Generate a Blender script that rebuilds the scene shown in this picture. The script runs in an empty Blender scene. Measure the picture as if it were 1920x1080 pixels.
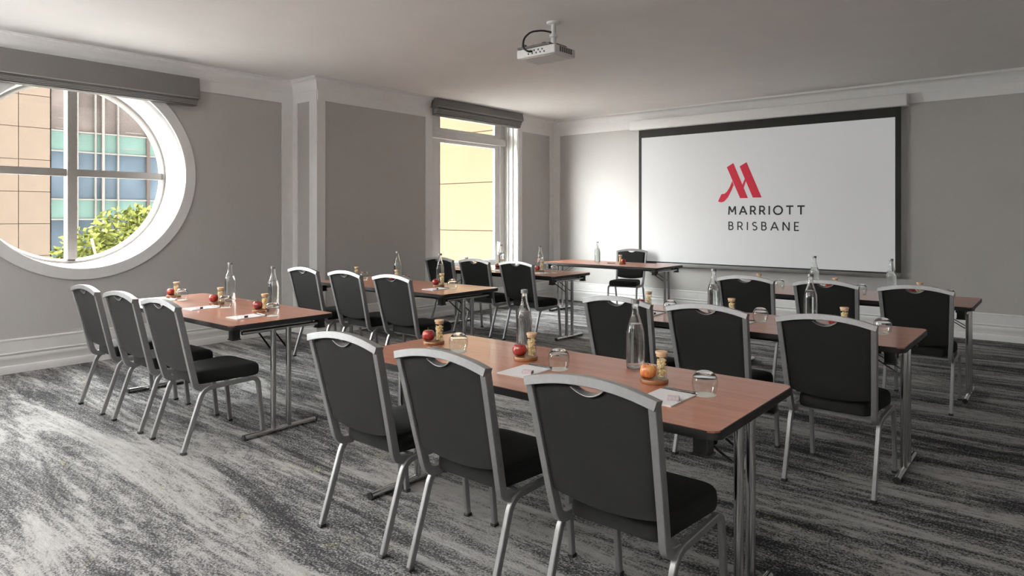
import bpy, bmesh, math, random
from mathutils import Vector, Matrix
random.seed(7)
S = bpy.context.scene
C = S.collection
PI = math.pi

# ------------------------------------------------------------------ camera
YAW = math.atan2(1040.0, 1257.0)
cam_d = bpy.data.cameras.new('camera'); cam = bpy.data.objects.new('camera', cam_d); C.objects.link(cam)
cam.location = (0, 0, 1.40); cam.rotation_euler = (PI / 2, 0, YAW)
cam_d.sensor_fit = 'HORIZONTAL'; cam_d.sensor_width = 36.0
cam_d.lens = 1257.0 / 1920.0 * 36.0
cam_d.shift_y = -134.0 / 1920.0
cam_d.clip_start = 0.05; cam_d.clip_end = 300
S.camera = cam
# ------------------------------------------------------------------ world, sun, exposure
W = bpy.data.worlds.new('world'); S.world = W; W.use_nodes = True
bgn = W.node_tree.nodes['Background']
bgn.inputs[0].default_value = (.985, .985, .975, 1); bgn.inputs[1].default_value = 28.0
sun_d = bpy.data.lights.new('sun', 'SUN'); sun_d.energy = 1.0; sun_d.angle = math.radians(4); sun_d.color = (1, .95, .86)
sun = bpy.data.objects.new('sun', sun_d); C.objects.link(sun)
sun.rotation_euler = Vector((-0.42, 0.75, -1.0)).to_track_quat('-Z', 'Y').to_euler()
S.view_settings.view_transform = 'Standard'; S.view_settings.look = 'None'
S.view_settings.exposure = 0.85; S.view_settings.gamma = 1.0; S.view_settings.use_curve_mapping = False
cy = S.cycles
cy.use_denoising = True
cy.max_bounces = 14; cy.diffuse_bounces = 7; cy.glossy_bounces = 6; cy.transmission_bounces = 12; cy.transparent_max_bounces = 16
cy.sample_clamp_indirect = 6.0; cy.caustics_reflective = False; cy.caustics_refractive = True; cy.blur_glossy = 0.5

FILL_GLOW = 4.2                     # strength of the added out-of-view fill lamps
FILL_LAMPS = [((-6.2, -1.2), 'aisle beside the second round window'), ((-4.5, -1.3), 'rear floor near the windows'), ((-2.8, -1.4), 'middle of the rear floor'), ((-1.1, -1.5), 'rear floor away from the windows')]
# ------------------------------------------------------------------ helpers
def obj(name, bm, mat, parent=None, smooth=None, loc=None):
    me = bpy.data.meshes.new(name); bmesh.ops.recalc_face_normals(bm, faces=bm.faces); bm.to_mesh(me); bm.free()
    for m in (mat if isinstance(mat, (list, tuple)) else [mat]): me.materials.append(m)
    if smooth is not None:
        me.polygons.foreach_set('use_smooth', [True] * len(me.polygons))
        me.set_sharp_from_angle(angle=math.radians(smooth))
    o = bpy.data.objects.new(name, me); C.objects.link(o)
    if parent: o.parent = parent
    if loc: o.location = loc
    return o
def inst(name, src, parent, loc=(0, 0, 0), rot=(0, 0, 0), scale=(1, 1, 1)):
    o = bpy.data.objects.new(name, src.data); C.objects.link(o); o.parent = parent
    o.location = loc; o.rotation_euler = rot; o.scale = scale
    return o
def tag(o, label=None, cat=None, group=None, kind=None):
    if label: o['label'] = label
    if cat: o['category'] = cat
    if group: o['group'] = group
    if kind: o['kind'] = kind
    return o
def thing(name, label=None, cat=None, loc=(0, 0, 0), rz=0, group=None, kind=None):
    o = bpy.data.objects.new(name, None); C.objects.link(o); o.location = loc; o.rotation_euler = (0, 0, rz)
    o.empty_display_size = .1
    return tag(o, label, cat, group, kind)
def copy_tree(o, parent=None):
    c = o.copy(); C.objects.link(c); c.parent = parent
    for ch in list(o.children): copy_tree(ch, c)
    return c
def box(bm, x0, x1, y0, y1, z0, z1, bevel=0, seg=2):
    r = bmesh.ops.create_cube(bm, size=1)
    for v in r['verts']:
        v.co = Vector(((x0 + x1) / 2 + v.co.x * (x1 - x0), (y0 + y1) / 2 + v.co.y * (y1 - y0), (z0 + z1) / 2 + v.co.z * (z1 - z0)))
    if bevel:
        es = set(e for v in r['verts'] for e in v.link_edges)
        bmesh.ops.bevel(bm, geom=list(es), offset=bevel, segments=seg, affect='EDGES', profile=.5)
    return bm
def bx(*a, **k): return box(bmesh.new(), *a, **k)
def lathe(bm, prof, seg=32, c=(0, 0, 0), closed=False):
    rings = []
    for r, z in prof:
        if r < 1e-6: rings.append([bm.verts.new((c[0], c[1], c[2] + z))])
        else: rings.append([bm.verts.new((c[0] + r * math.cos(2 * PI * i / seg), c[1] + r * math.sin(2 * PI * i / seg), c[2] + z)) for i in range(seg)])
    pairs = list(zip(rings, rings[1:]))
    if closed: pairs.append((rings[-1], rings[0]))
    for a, b in pairs:
        for i in range(seg):
            j = (i + 1) % seg
            if len(a) == 1 and len(b) == 1: continue
            if len(a) == 1: bm.faces.new((a[0], b[i], b[j]))
            elif len(b) == 1: bm.faces.new((a[i], a[j], b[0]))
            else: bm.faces.new((a[i], a[j], b[j], b[i]))
    return bm
def fillet(pts, rad, n=5):
    pts = [Vector(p) for p in pts]; out = [pts[0]]
    for i in range(1, len(pts) - 1):
        r = rad[i - 1] if isinstance(rad, (list, tuple)) else rad
        a, b, c = pts[i - 1], pts[i], pts[i + 1]
        u = (a - b); w = (c - b); l = min(r, u.length * .49, w.length * .49)
        p0 = b + u.normalized() * l; p1 = b + w.normalized() * l
        for k in range(n + 1):
            t = k / n; out.append(p0 * (1 - t) ** 2 + b * 2 * t * (1 - t) + p1 * t * t)
    out.append(pts[-1]); return out
def rrect(w, h, r=.004, n=2):
    out = []
    for cx, cy_, a0 in ((w / 2 - r, h / 2 - r, 0), (-w / 2 + r, h / 2 - r, PI / 2), (-w / 2 + r, -h / 2 + r, PI), (w / 2 - r, -h / 2 + r, 1.5 * PI)):
        for k in range(n + 1):
            a = a0 + PI / 2 * k / n; out.append((cx + r * math.cos(a), cy_ + r * math.sin(a)))
    return out
def circ(r, n=12): return [(r * math.cos(2 * PI * i / n), r * math.sin(2 * PI * i / n)) for i in range(n)]
def sweep(bm, pts, prof, ref=(1, 0, 0), cap=True):
    pts = [Vector(p) for p in pts]; ref = Vector(ref); rings = []
    for i, p in enumerate(pts):
        if i == 0: t = pts[1] - p
        elif i == len(pts) - 1: t = p - pts[i - 1]
        else: t = (pts[i + 1] - p).normalized() + (p - pts[i - 1]).normalized()
        t.normalize(); n = (ref - ref.dot(t) * t).normalized(); b = t.cross(n)
        rings.append([bm.verts.new(p + n * u + b * v) for u, v in prof])
    m = len(prof)
    for a, b in zip(rings, rings[1:]):
        for i in range(m):
            j = (i + 1) % m; bm.faces.new((a[i], a[j], b[j], b[i]))
    if cap: bm.faces.new(rings[0]); bm.faces.new(rings[-1])
    return bm
def poly(bm, pts, y0, y1):
    """outline (x,z) pushed out between two y planes"""
    a = [bm.verts.new((x, y0, z)) for x, z in pts]; b = [bm.verts.new((x, y1, z)) for x, z in pts]
    bm.faces.new(a); bm.faces.new(b)
    n = len(pts)
    for i in range(n): bm.faces.new((a[i], a[(i + 1) % n], b[(i + 1) % n], b[i]))
    return bm

# ------------------------------------------------------------------ materials
class N:
    def __init__(s, name):
        s.m = bpy.data.materials.new(name); s.m.use_nodes = True; s.t = s.m.node_tree; s.p = s.t.nodes['Principled BSDF']
    def n(s, kind, **kw):
        nd = s.t.nodes.new(kind)
        for k, v in kw.items(): setattr(nd, k, v)
        return nd
    def l(s, a, b): s.t.links.new(a, b)
    def coord(s, scale=(1, 1, 1), out='Object', rot=(0, 0, 0)):
        c = s.n('ShaderNodeTexCoord'); m = s.n('ShaderNodeMapping'); m.inputs['Scale'].default_value = scale; m.inputs['Rotation'].default_value = rot
        s.l(c.outputs[out], m.inputs[0]); return m.outputs[0]
    def noise(s, vec, scale, detail=3, rough=.55, dist=0):
        n = s.n('ShaderNodeTexNoise'); n.inputs['Scale'].default_value = scale; n.inputs['Detail'].default_value = detail
        n.inputs['Roughness'].default_value = rough; n.inputs['Distortion'].default_value = dist; s.l(vec, n.inputs['Vector']); return n.outputs['Fac']
    def ramp(s, fac, stops):
        r = s.n('ShaderNodeValToRGB'); e = r.color_ramp.elements
        while len(e) < len(stops): e.new(.5)
        for k, (p, c) in enumerate(stops): e[k].position = p; e[k].color = (*c, 1) if len(c) == 3 else c
        s.l(fac, r.inputs[0]); return r.outputs[0]
    def math(s, op, a, b):
        m = s.n('ShaderNodeMath', operation=op)
        for i, v in enumerate((a, b)):
            if isinstance(v, (int, float)): m.inputs[i].default_value = v
            else: s.l(v, m.inputs[i])
        return m.outputs[0]
    def mix(s, fac, a, b, mode='MIX'):
        m = s.n('ShaderNodeMix', data_type='RGBA', blend_type=mode)
        if isinstance(fac, (int, float)): m.inputs[0].default_value = fac
        else: s.l(fac, m.inputs[0])
        for i, v in ((6, a), (7, b)):
            if isinstance(v, tuple): m.inputs[i].default_value = (*v, 1)
            else: s.l(v, m.inputs[i])
        return m.outputs[2]
    def bump(s, h, strength=.2, dist=.002):
        b = s.n('ShaderNodeBump'); b.inputs['Strength'].default_value = strength; b.inputs['Distance'].default_value = dist
        s.l(h, b.inputs['Height']); s.l(b.outputs[0], s.p.inputs['Normal'])
    def set(s, **k):
        for a, v in k.items():
            i = s.p.inputs[{'col': 'Base Color', 'rough': 'Roughness', 'metal': 'Metallic', 'coat': 'Coat Weight', 'spec': 'Specular IOR Level', 'sheen': 'Sheen Weight', 'coatr': 'Coat Roughness', 'trans': 'Transmission Weight', 'ior': 'IOR', 'emis': 'Emission Strength', 'emc': 'Emission Color'}[a]]
            if isinstance(v, tuple): v = (*v, 1)
            if isinstance(v, (int, float, tuple)): i.default_value = v
            else: s.l(v, i)
        return s
def plain(name, col, rough=.5, metal=0, var=.06, nscale=14, **k):
    n = N(name); f = n.noise(n.coord(), nscale, 3)
    a = tuple(max(0, c * (1 - var)) for c in col); b = tuple(min(1, c * (1 + var)) for c in col)
    n.set(col=n.ramp(f, [(.3, a), (.7, b)]), rough=rough, metal=metal, **k); return n.m

M = {}
M['white'] = plain('trim_white_paint', (.80, .80, .795), .45, var=.02)
M['ceil'] = plain('ceiling_paint', (.88, .87, .86), .8, var=.015, nscale=3)
def wallpaper():
    n = N('grey_wallpaper'); v = n.coord((1, 1, 1))
    fine = n.noise(n.coord((260, 260, 18)), 1, 2); big = n.noise(v, 2.2, 2)
    c = n.mix(n.math('MULTIPLY', fine, .8), (.44, .428, .414), (.54, .527, .512)); c = n.mix(.12, c, n.ramp(big, [(.3, (.42, .41, .40)), (.7, (.56, .55, .54))]))
    n.set(col=c, rough=.62); n.bump(fine, .08, .001); return n.m
M['wallp'] = wallpaper()
def carpet():
    n = N('streaked_carpet')
    s1 = n.noise(n.coord((.55, 4.0, 1)), 1.0, 10, .72, .9)
    s2 = n.noise(n.coord((2.2, 24, 1)), 1.0, 8, .72, .5)
    mot = n.noise(n.coord((16, 30, 1)), 1.0, 6, .75, .6)
    big = n.noise(n.coord((.6, 1.1, 1)), 1.0, 2)
    tuft = n.noise(n.coord((95, 95, 95)), 1.0, 2, .8)
    f = n.math('ADD', n.math('MULTIPLY', n.math('SUBTRACT', s1, .5), 1.15), n.math('MULTIPLY', n.math('SUBTRACT', s2, .5), .45))
    f = n.math('ADD', f, n.math('MULTIPLY', n.math('SUBTRACT', big, .5), .30)); f = n.math('ADD', f, n.math('MULTIPLY', n.math('SUBTRACT', mot, .5), .42))
    f = n.math('ADD', f, .5)
    amp = n.math('ADD', n.math('MULTIPLY', n.ramp(f, [(.45, (1, 1, 1)), (.62, (0, 0, 0))]), .75), .22)
    f2 = n.math('ADD', f, n.math('MULTIPLY', n.math('SUBTRACT', tuft, .5), amp))
    col = n.ramp(f2, [(.345, (.016, .016, .018)), (.445, (.068, .068, .071)), (.515, (.165, .162, .162)), (.58, (.28, .275, .27)), (.72, (.37, .363, .356))])
    yel = n.noise(n.coord((3.2, 6.0, 1), rot=(0, 0, .6)), 1.0, 5, .7, 1.2)
    ym = n.math('MULTIPLY', n.ramp(yel, [(.62, (0, 0, 0)), (.70, (1, 1, 1))]), n.ramp(n.noise(n.coord((120, 40, 1)), 1, 2), [(.48, (0, 0, 0)), (.6, (1, 1, 1))]))
    col = n.mix(n.math('MULTIPLY', ym, .6), col, (.44, .43, .17))
    n.set(col=col, rough=.95, spec=.15); n.bump(tuft, .6, .006); return n.m
M['carpet'] = carpet()
def fabric(name, a, b, rough=.8, sheen=.03):
    n = N(name); w = n.noise(n.coord((420, 420, 420)), 1, 2, .6); n.set(col=n.ramp(w, [(.3, a), (.7, b)]), rough=rough, sheen=sheen, spec=.15)
    n.bump(w, .35, .0012); return n.m
M['black_fab'] = fabric('black_seat_fabric', (.0048, .0048, .0045), (.0105, .0105, .010))
M['blind'] = fabric('taupe_blind_fabric', (.15, .144, .136), (.20, .193, .184))
M['blindlt'] = fabric('pale_blind_lining', (.25, .245, .235), (.36, .35, .34))  # paler tone for the valance edge and middle folds
M['alu'] = plain('satin_aluminium', (.30, .30, .304), .42, metal=.65, var=.05, nscale=60)
M['chrome'] = plain('chrome_steel', (.60, .60, .60), .16, metal=1.0, var=.02)
M['black'] = plain('black_plastic', (.012, .012, .012), .45, var=.2)
M['glide'] = plain('dark_rubber', (.02, .02, .02), .8, var=.2)
def wood(name, a, b, c, sc=(1.4, 26, 26), rough=.34, coat=.45, out='Object'):
    n = N(name); g = n.noise(n.coord(sc, out), 1.0, 5, .6, .8); g2 = n.noise(n.coord((sc[0] * 3, sc[1] * 5, sc[2] * 5), out), 1.0, 3)
    col = n.ramp(n.math('ADD', n.math('MULTIPLY', g, .75), n.math('MULTIPLY', g2, .25)), [(.3, a), (.5, b), (.72, c)])
    n.set(col=col, rough=rough, coat=coat, coatr=.12); return n.m
M['cherry'] = wood('cherry_laminate', (.34, .125, .074), (.42, .166, .101), (.49, .207, .132))
M['board'] = wood('board_wood', (.13, .05, .018), (.24, .10, .035), (.34, .16, .06), (12, 60, 60), .4, .1)
M['cork'] = wood('lid_wood', (.58, .38, .22), (.70, .48, .30), (.80, .60, .40), (40, 90, 90), .6, 0)
def glass(name, ior=1.45, col=(.97, .99, .985), rough=0):
    n = N(name); f = n.noise(n.coord(), 3, 1); n.set(col=n.ramp(f, [(0, col), (1, col)]), rough=rough, trans=1.0, ior=ior); return n.m
M['glass'] = glass('clear_glass')
M['water'] = glass('drinking_water', 1.33, (.97, .99, .99))
def pane(name, tint=(.97, .985, .98), refl=.9):
    n = N(name); tr = n.n('ShaderNodeBsdfTransparent'); gl = n.n('ShaderNodeBsdfGlossy'); lw = n.n('ShaderNodeLayerWeight'); mx = n.n('ShaderNodeMixShader')
    gl.inputs['Roughness'].default_value = .02; lw.inputs['Blend'].default_value = .5
    f = n.noise(n.coord(), 1.5, 1); n.l(n.ramp(f, [(0, tint), (1, tint)]), tr.inputs[0])
    fr = n.math('ADD', n.math('MULTIPLY', n.math('POWER', lw.outputs['Facing'], 4.0), .55), .04)
    n.l(n.math('MULTIPLY', fr, refl), mx.inputs[0]); n.l(tr.outputs[0], mx.inputs[1]); n.l(gl.outputs[0], mx.inputs[2])
    n.l(mx.outputs[0], n.t.nodes['Material Output'].inputs[0]); return n.m
M['pane'] = pane('window_glass', refl=.2)
M['thin'] = pane('thin_jar_glass', (.96, .97, .96), 1.0)
def apple(name, a, b, c):
    n = N(name); g = n.noise(n.coord((40, 40, 14)), 1, 4, .6, .5); n.set(col=n.ramp(g, [(.3, a), (.52, b), (.72, c)]), rough=.25, coat=.3); return n.m
M['apple'] = apple('red_apple_skin', (.13, .008, .010), (.27, .016, .016), (.40, .06, .03))
M['appley'] = apple('blush_apple_skin', (.45, .06, .03), (.60, .20, .06), (.66, .40, .12))
M['stem'] = plain('apple_stem_bark', (.08, .045, .02), .8, var=.3, nscale=80)
M['nuts'] = plain('mixed_nuts', (.93, .76, .44), .6, var=.12, nscale=75)
M['paper'] = plain('white_paper', (.82, .82, .83), .7, var=.01)
M['coaster'] = plain('paper_coaster', (.80, .79, .76), .8, var=.02)
M['pen'] = plain('pen_black', (.02, .017, .016), .3, var=.2)
M['box'] = plain('mint_box_card', (.70, .60, .63), .5, var=.12, nscale=120)
M['boxend'] = plain('mint_box_end', (.05, .04, .05), .5, var=.2)
M['frame'] = plain('window_frame_paint', (.20, .183, .17), .45, var=.03)
M['wframe'] = plain('white_window_frame', (.72, .715, .70), .4, var=.02)
M['plast'] = plain('projector_plastic', (.70, .70, .685), .4, var=.02)
M['vent'] = plain('dark_vent', (.12, .12, .12), .5, var=.2)
M['bframe'] = plain('screen_black_border', (.018, .018, .016), .8, var=.1)
M['bar'] = plain('screen_weight_bar', (.16, .158, .15), .4, var=.05)
def screen_mat():
    n = N('projected_white'); f = n.noise(n.coord((1, 1, 1)), .6, 1)
    n.set(col=n.ramp(f, [(.3, (.38, .38, .38)), (.7, (.40, .40, .40))]), rough=.85, emc=(.98, 1, 1), emis=.14); return n.m
M['screen'] = screen_mat()
M['red'] = plain('print_red', (.52, .022, .05), .8, var=.03, emc=(.75, .04, .07), emis=.05)
M['ink'] = plain('print_charcoal', (.028, .030, .034), .8, var=.05)
M['beige'] = plain('beige_cladding', (0.0794, 0.0627, 0.0512), .8, var=.05, nscale=.8, spec=0.0)
M['joint'] = plain('cladding_joint', (0.0333, 0.0243, 0.0179), .9, var=.1, spec=0.0)
M['stucco'] = plain('orange_stucco', (0.0678, 0.0499, 0.0326), .85, var=.03, nscale=2, spec=0.0)
M['bglass'] = plain('blue_facade_glass', (0.0358, 0.0461, 0.0576), .5, var=.35, nscale=.5, spec=0.0)
M['pglass'] = plain('pale_facade_glass', (0.0589, 0.0499, 0.0474), .5, var=.3, nscale=.9, spec=0.0)
M['teal'] = plain('teal_spandrel_glass', (0.0550, 0.0845, 0.0768), .5, var=.1, nscale=1, spec=0.0)
M['bmull'] = plain('facade_mullion', (0.0832, 0.0794, 0.0742), .5, var=.04, spec=0.0)
M['bmulld'] = plain('facade_mullion_brown', (0.0384, 0.0307, 0.0282), .6, var=.08, spec=0.0)
M['leaf'] = plain('tree_leaf', (0.0742, 0.0819, 0.0218), .6, var=.5, nscale=3, spec=0.0)
M['bark'] = plain('tree_bark', (.10, .07, .05), .9, var=.3)
M['ground'] = plain('street_paving', (.34, .33, .31), .9, var=.2)
M['lamp'] = N('opal_globe_glass').set(col=(.9, .9, .88), emc=(1, .985, .96), emis=FILL_GLOW).m
M['uplamp'] = N('uplight_glass').set(col=(.9, .9, .88), emc=(1, .985, .96), emis=FILL_GLOW * 28).m

# ------------------------------------------------------------------ room shell
XA, XB, XR = -7.27, -6.77, 2.30          # left wall, window wall, right wall
YB, YF, YS = 9.30, -4.20, 4.60           # screen wall, rear wall, the step in the left wall
H = 3.03; T = .14
CY, CZ, CR = 2.36, 1.84, .936            # round window
def struct(name, bm, m, smooth=None, label=None):
    return tag(obj(name, bm, m, None, smooth), label, None, None, 'structure')
struct('floor', bx(-7.9, XR + .1, YF - .1, YB + .1, -.12, 0), M['carpet'], None, 'grey streaked carpet floor')
struct('ceiling', bx(-7.9, XR + .2, YF - .2, YB + .2, H, H + .15), M['ceil'], None, 'plain white painted ceiling')
def wall_hole(bm, y0, y1, z0, z1, cy0, cz0, r, x_in, x_out, r_out, seg=96):
    """wall in an x plane with a round opening; the opening tapers to r_out at x_out"""
    ang = sorted(set([2 * PI * i / seg for i in range(seg)] + [math.atan2(z - cz0, y - cy0) % (2 * PI) for y in (y0, y1) for z in (z0, z1)]))
    def edge(a):
        c, s = math.cos(a), math.sin(a); t = 1e9
        if c > 1e-9: t = min(t, (y1 - cy0) / c)
        if c < -1e-9: t = min(t, (y0 - cy0) / c)
        if s > 1e-9: t = min(t, (z1 - cz0) / s)
        if s < -1e-9: t = min(t, (z0 - cz0) / s)
        return cy0 + c * t, cz0 + s * t
    P = []
    for a in ang:
        e = edge(a); c, s = math.cos(a), math.sin(a)
        P.append([bm.verts.new((x_in, *e)), bm.verts.new((x_in, cy0 + r * c, cz0 + r * s)), bm.verts.new((x_out, cy0 + r_out * c, cz0 + r_out * s)), bm.verts.new((x_out, *e))])
    n = len(P)
    for i in range(n):
        a, b = P[i], P[(i + 1) % n]
        for k in range(4):
            f = bm.faces.new((a[k], b[k], b[(k + 1) % 4], a[(k + 1) % 4]))
            f.material_index = 1 if k == 1 else 0
            f.smooth = (k == 1)
    return bm
struct('wall_left', wall_hole(bmesh.new(), .1, YS, 0, H, CY, CZ, CR, XA, -7.80, .90), [M['wallp'], M['white']], None, 'grey papered wall around the round window')
CY3 = -1.30  # unseen round window, added behind the camera for more daylight
struct('wall_left_rear', wall_hole(bmesh.new(), -2.7, .1, 0, H, CY3, CZ, CR, XA, -7.80, .90), [M['wallp'], M['white']], None, 'grey papered wall around the second round window')
struct('wall_left_end', bx(-7.8, XA, YF, -2.7, 0, H), M['wallp'], None, 'grey papered wall past the second round window')
struct('wall_step', bx(-7.8, XB, YS, YS + .16, 0, H), M['wallp'], None, 'short return wall beside the round window')
W2Y0, W2Y1, W2Z = 6.44, 8.316, .62
bm = bmesh.new(); xo = -7.09
box(bm, xo, XB, YS + .16, W2Y0, 0, H); box(bm, xo, XB, W2Y1, YB + .2, 0, H); box(bm, xo, XB, W2Y0, W2Y1, 0, W2Z); box(bm, xo, XB, W2Y0, W2Y1, 2.97, H)
struct('wall_window', bm, M['wallp'], None, 'grey papered wall holding the tall window')
struct('wall_screen', bx(XB - .1, XR + .2, YB, YB + .2, 0, H), M['wallp'], None, 'grey papered wall behind the projection screen')
struct('wall_right', bx(XR, XR + .2, YF - .2, YB, 0, H), M['wallp'], None, 'grey papered side wall')
struct('wall_rear', bx(-7.9, XR, YF - .2, YF, 0, H), M['wallp'], None, 'grey papered rear wall')

# flat white frame bands round the papered panels
tn = [0]
def trim(bm, label, m='white', smooth=None):
    tn[0] += 1; return struct('trim_%d' % tn[0], bm, M[m], smooth, label)
bt = .012; ZB0, ZB1 = 2.765, 2.90
bm = bmesh.new(); box(bm, XA, XA + bt, YF, YS, ZB0, ZB1); box(bm, XA, XA + bt, 4.443, YS, .3, ZB0); trim(bm, 'white frame band along the round window wall')
bm = bmesh.new(); box(bm, XA, XB, YS - bt, YS, ZB0, ZB1); box(bm, XA + bt, -7.16, YS - bt, YS, .3, ZB0); box(bm, -6.914, XB + bt, YS - bt, YS, .3, ZB0); trim(bm, 'white frame band on the short return wall')
bm = bmesh.new()
box(bm, XB, XB + bt, YS, W2Y0, ZB0, ZB1); box(bm, XB, XB + bt, YS, 4.704, .3, ZB0); box(bm, XB, XB + bt, 6.315, W2Y0, .3, ZB0)
trim(bm, 'white frame band before the tall window')
bm = bmesh.new()
box(bm, XB, XB + bt, W2Y1, YB, ZB0, ZB1); box(bm, XB, XB + bt, W2Y1, 8.425, .3, ZB0); box(bm, XB, XB + bt, 9.177, YB, .3, ZB0)
trim(bm, 'white frame band beyond the tall window')
bm = bmesh.new(); box(bm, XB + bt, XR, YB - bt, YB, ZB0, ZB1); box(bm, XB + bt, -6.63, YB - bt, YB, .3, ZB0); trim(bm, 'white frame band on the screen wall')
# cornice: cove profile (out, down)
COV = [(0, -.145), (.016, -.145), (.018, -.128), (.024, -.118), (.030, -.085), (.048, -.050), (.075, -.028), (.088, -.022), (.090, -.008), (.105, -.006), (.105, 0), (0, 0)]
def mould(bm, path, prof, z):
    """path: list of (x,y) with the room on its left side; mitred"""
    P = [Vector(p) for p in path]; rings = []
    for i, p in enumerate(P):
        nrm = []
        if i > 0: d = (P[i] - P[i - 1]).normalized(); nrm.append(Vector((-d.y, d.x)))
        if i < len(P) - 1: d = (P[i + 1] - P[i]).normalized(); nrm.append(Vector((-d.y, d.x)))
        m = nrm[0] if len(nrm) == 1 else (nrm[0] + nrm[1]) / (1 + nrm[0].dot(nrm[1]))
        rings.append([bm.verts.new((p.x + m.x * o, p.y + m.y * o, z + u)) for o, u in prof])
    k = len(prof)
    for a, b in zip(rings, rings[1:]):
        for i in range(k): bm.faces.new((a[i], a[(i + 1) % k], b[(i + 1) % k], b[i]))
    bm.faces.new(rings[0]); bm.faces.new(rings[-1]); return bm
loop1 = [(XB, 6.40), (XB, YS), (XA, YS), (XA, YF)]
trim(mould(bmesh.new(), loop1, COV, H), 'white cornice over the round window wall', smooth=35)
loop2 = [(XR, YB), (XB, YB), (XB, 8.33)]
trim(mould(bmesh.new(), loop2, COV, H), 'white cornice over the screen wall', smooth=35)
trim(mould(bmesh.new(), [(XA, YF), (XR, YF), (XR, YB)], COV, H), 'white cornice of the rear and right walls', smooth=35)
BASE = [(0, 0), (.030, 0), (.030, .055), (.026, .066), (.020, .070), (.020, .118), (.022, .122), (.022, .146), (.019, .152), (.012, .156), (.012, .165), (.022, .170), (.024, .176), (.022, .182), (.016, .186), (.016, .285), (.020, .290), (.020, .300), (.012, .306), (0, .306)]
def base(side, path): struct('baseboard_' + side, mould(bmesh.new(), path, BASE, 0), M['white'], 30, 'tall white stepped baseboard')
base('left', [(XB, YB), (XB, YS), (XA, YS), (XA, YF)])
base('screen', [(XR, YB), (XB, YB)])
base('right', [(XA, YF), (XR, YF), (XR, YB)])

# ------------------------------------------------------------------ round window
w1 = thing('window_1', 'large round window with a white surround and crossed glazing bars', None, (0, 0, 0), kind='structure')
def ring(bm, prof, cy0, cz0, seg=96):
    """prof: list of (x, r) closed"""
    R = []
    for i in range(seg):
        a = 2 * PI * i / seg; R.append([bm.verts.new((x, cy0 + r * math.cos(a), cz0 + r * math.sin(a))) for x, r in prof])
    k = len(prof)
    for i in range(seg):
        a, b = R[i], R[(i + 1) % seg]
        for j in range(k): bm.faces.new((a[j], a[(j + 1) % k], b[(j + 1) % k], b[j]))
    return bm
obj('surround', ring(bmesh.new(), [(XA, CR), (XA, 1.045), (XA + .018, 1.045), (XA + .022, 1.040), (XA + .022, CR + .004), (XA + .018, CR)], CY, CZ), M['white'], w1, 35)
XG = -7.70
obj('frame', ring(bmesh.new(), [(XG - .05, .915), (XG - .05, .866), (XG - .005, .866), (XG, .870), (XG + .012, .872), (XG + .03, .888), (XG + .03, .915)], CY, CZ), M['frame'], w1, 35)
obj('glazing_bar', bx(XG - .06, XG + .05, CY - .042, CY + .042, CZ - .868, CZ + .868), M['frame'], w1)
obj('glazing_bar', bx(XG - .048, XG + .018, CY - .868, CY + .868, CZ - .036, CZ + .036), M['frame'], w1)
for sy in (-1, 1):
    for sz in (-1, 1):
        bm = bmesh.new(); vs = [bm.verts.new((0, CY + sy * .035, CZ + sz * .031))]
        a0 = math.asin(.031 / .88); a1 = PI / 2 - math.asin(.035 / .88)
        for k in range(17):
            a = a0 + (a1 - a0) * k / 16; vs.append(bm.verts.new((0, CY + sy * .88 * math.cos(a), CZ + sz * .88 * math.sin(a))))
        bm.faces.new(vs); g = bmesh.ops.extrude_face_region(bm, geom=bm.faces[:])
        for v in [e for e in g['geom'] if isinstance(e, bmesh.types.BMVert)]: v.co.x -= .006
        obj('pane', bm, M['pane'], w1, loc=(XG - .018, 0, 0))
w3 = copy_tree(w1); w3.name = 'window_3'; w3.location = (0, CY3 - CY, 0); w3['label'] = 'second round window beyond the first, nearer the rear wall'
# ------------------------------------------------------------------ tall window
w2 = thing('window_2', 'tall white framed window with a transom and casement stay', None, (0, 0, 0), kind='structure')
XF = -7.0; FY0, FY1 = 6.60, 8.262; G0, G1 = 6.83, 8.06
for nm, ya, yb in (('jamb', W2Y0, FY0), ('jamb', W2Y1, FY1)):
    bm = bmesh.new(); n = 3; pts = []
    for k in range(n + 1):                      # stepped, splayed lining
        t = k / n; pts.append((XB + .004 - (XB - XF) * t, ya + (yb - ya) * t))
    s = 1 if yb > ya else -1
    for k in range(n):
        (x0, y0), (x1, y1) = pts[k], pts[k + 1]
        box(bm, x1 - .003, x0 - .002, min(ya - s * .004, y0 + s * .012), max(ya - s * .004, y0 + s * .012), W2Z, 2.97)
    obj(nm, bm, M['wframe'], w2)
obj('sill', bx(XF - .08, XB + .02, W2Y0 - .0, W2Y1 + .0, W2Z - .03, W2Z + .01, bevel=.004), M['white'], w2)
bm = bmesh.new(); box(bm, XF - .08, XF, W2Y0, FY0 + .09, W2Z, 2.97); box(bm, XF - .08, XF, FY1 - .09, W2Y1, W2Z, 2.97); box(bm, XF - .08, XF, W2Y0, W2Y1, 2.90, 2.97); box(bm, XF - .08, XF, FY0, FY1, W2Z, W2Z + .05)
obj('frame', bm, M['wframe'], w2)
def sash(z0, z1, x):
    bm = bmesh.new(); box(bm, x - .05, x, FY0 + .10, G0, z0, z1); box(bm, x - .05, x, G1, FY1 - .10, z0, z1); box(bm, x - .05, x, G0, G1, z0, z0 + .05); box(bm, x - .05, x, G0, G1, z1 - .05, z1)
    s = obj('sash', bm, M['wframe'], w2)
    obj('pane', bx(x - .03, x - .024, G0 - .01, G1 + .01, z0 + .03, z1 - .03), M['pane'], s)
    b2 = bmesh.new()
    for y in (G0, G1 - .008): box(b2, x - .012, x + .002, y, y + .008, z0 + .05, z1 - .05)
    obj('gasket', b2, M['vent'], s)
sash(W2Z + .05, 2.53, XF - .015); sash(2.64, 2.90, XF - .015)
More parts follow.
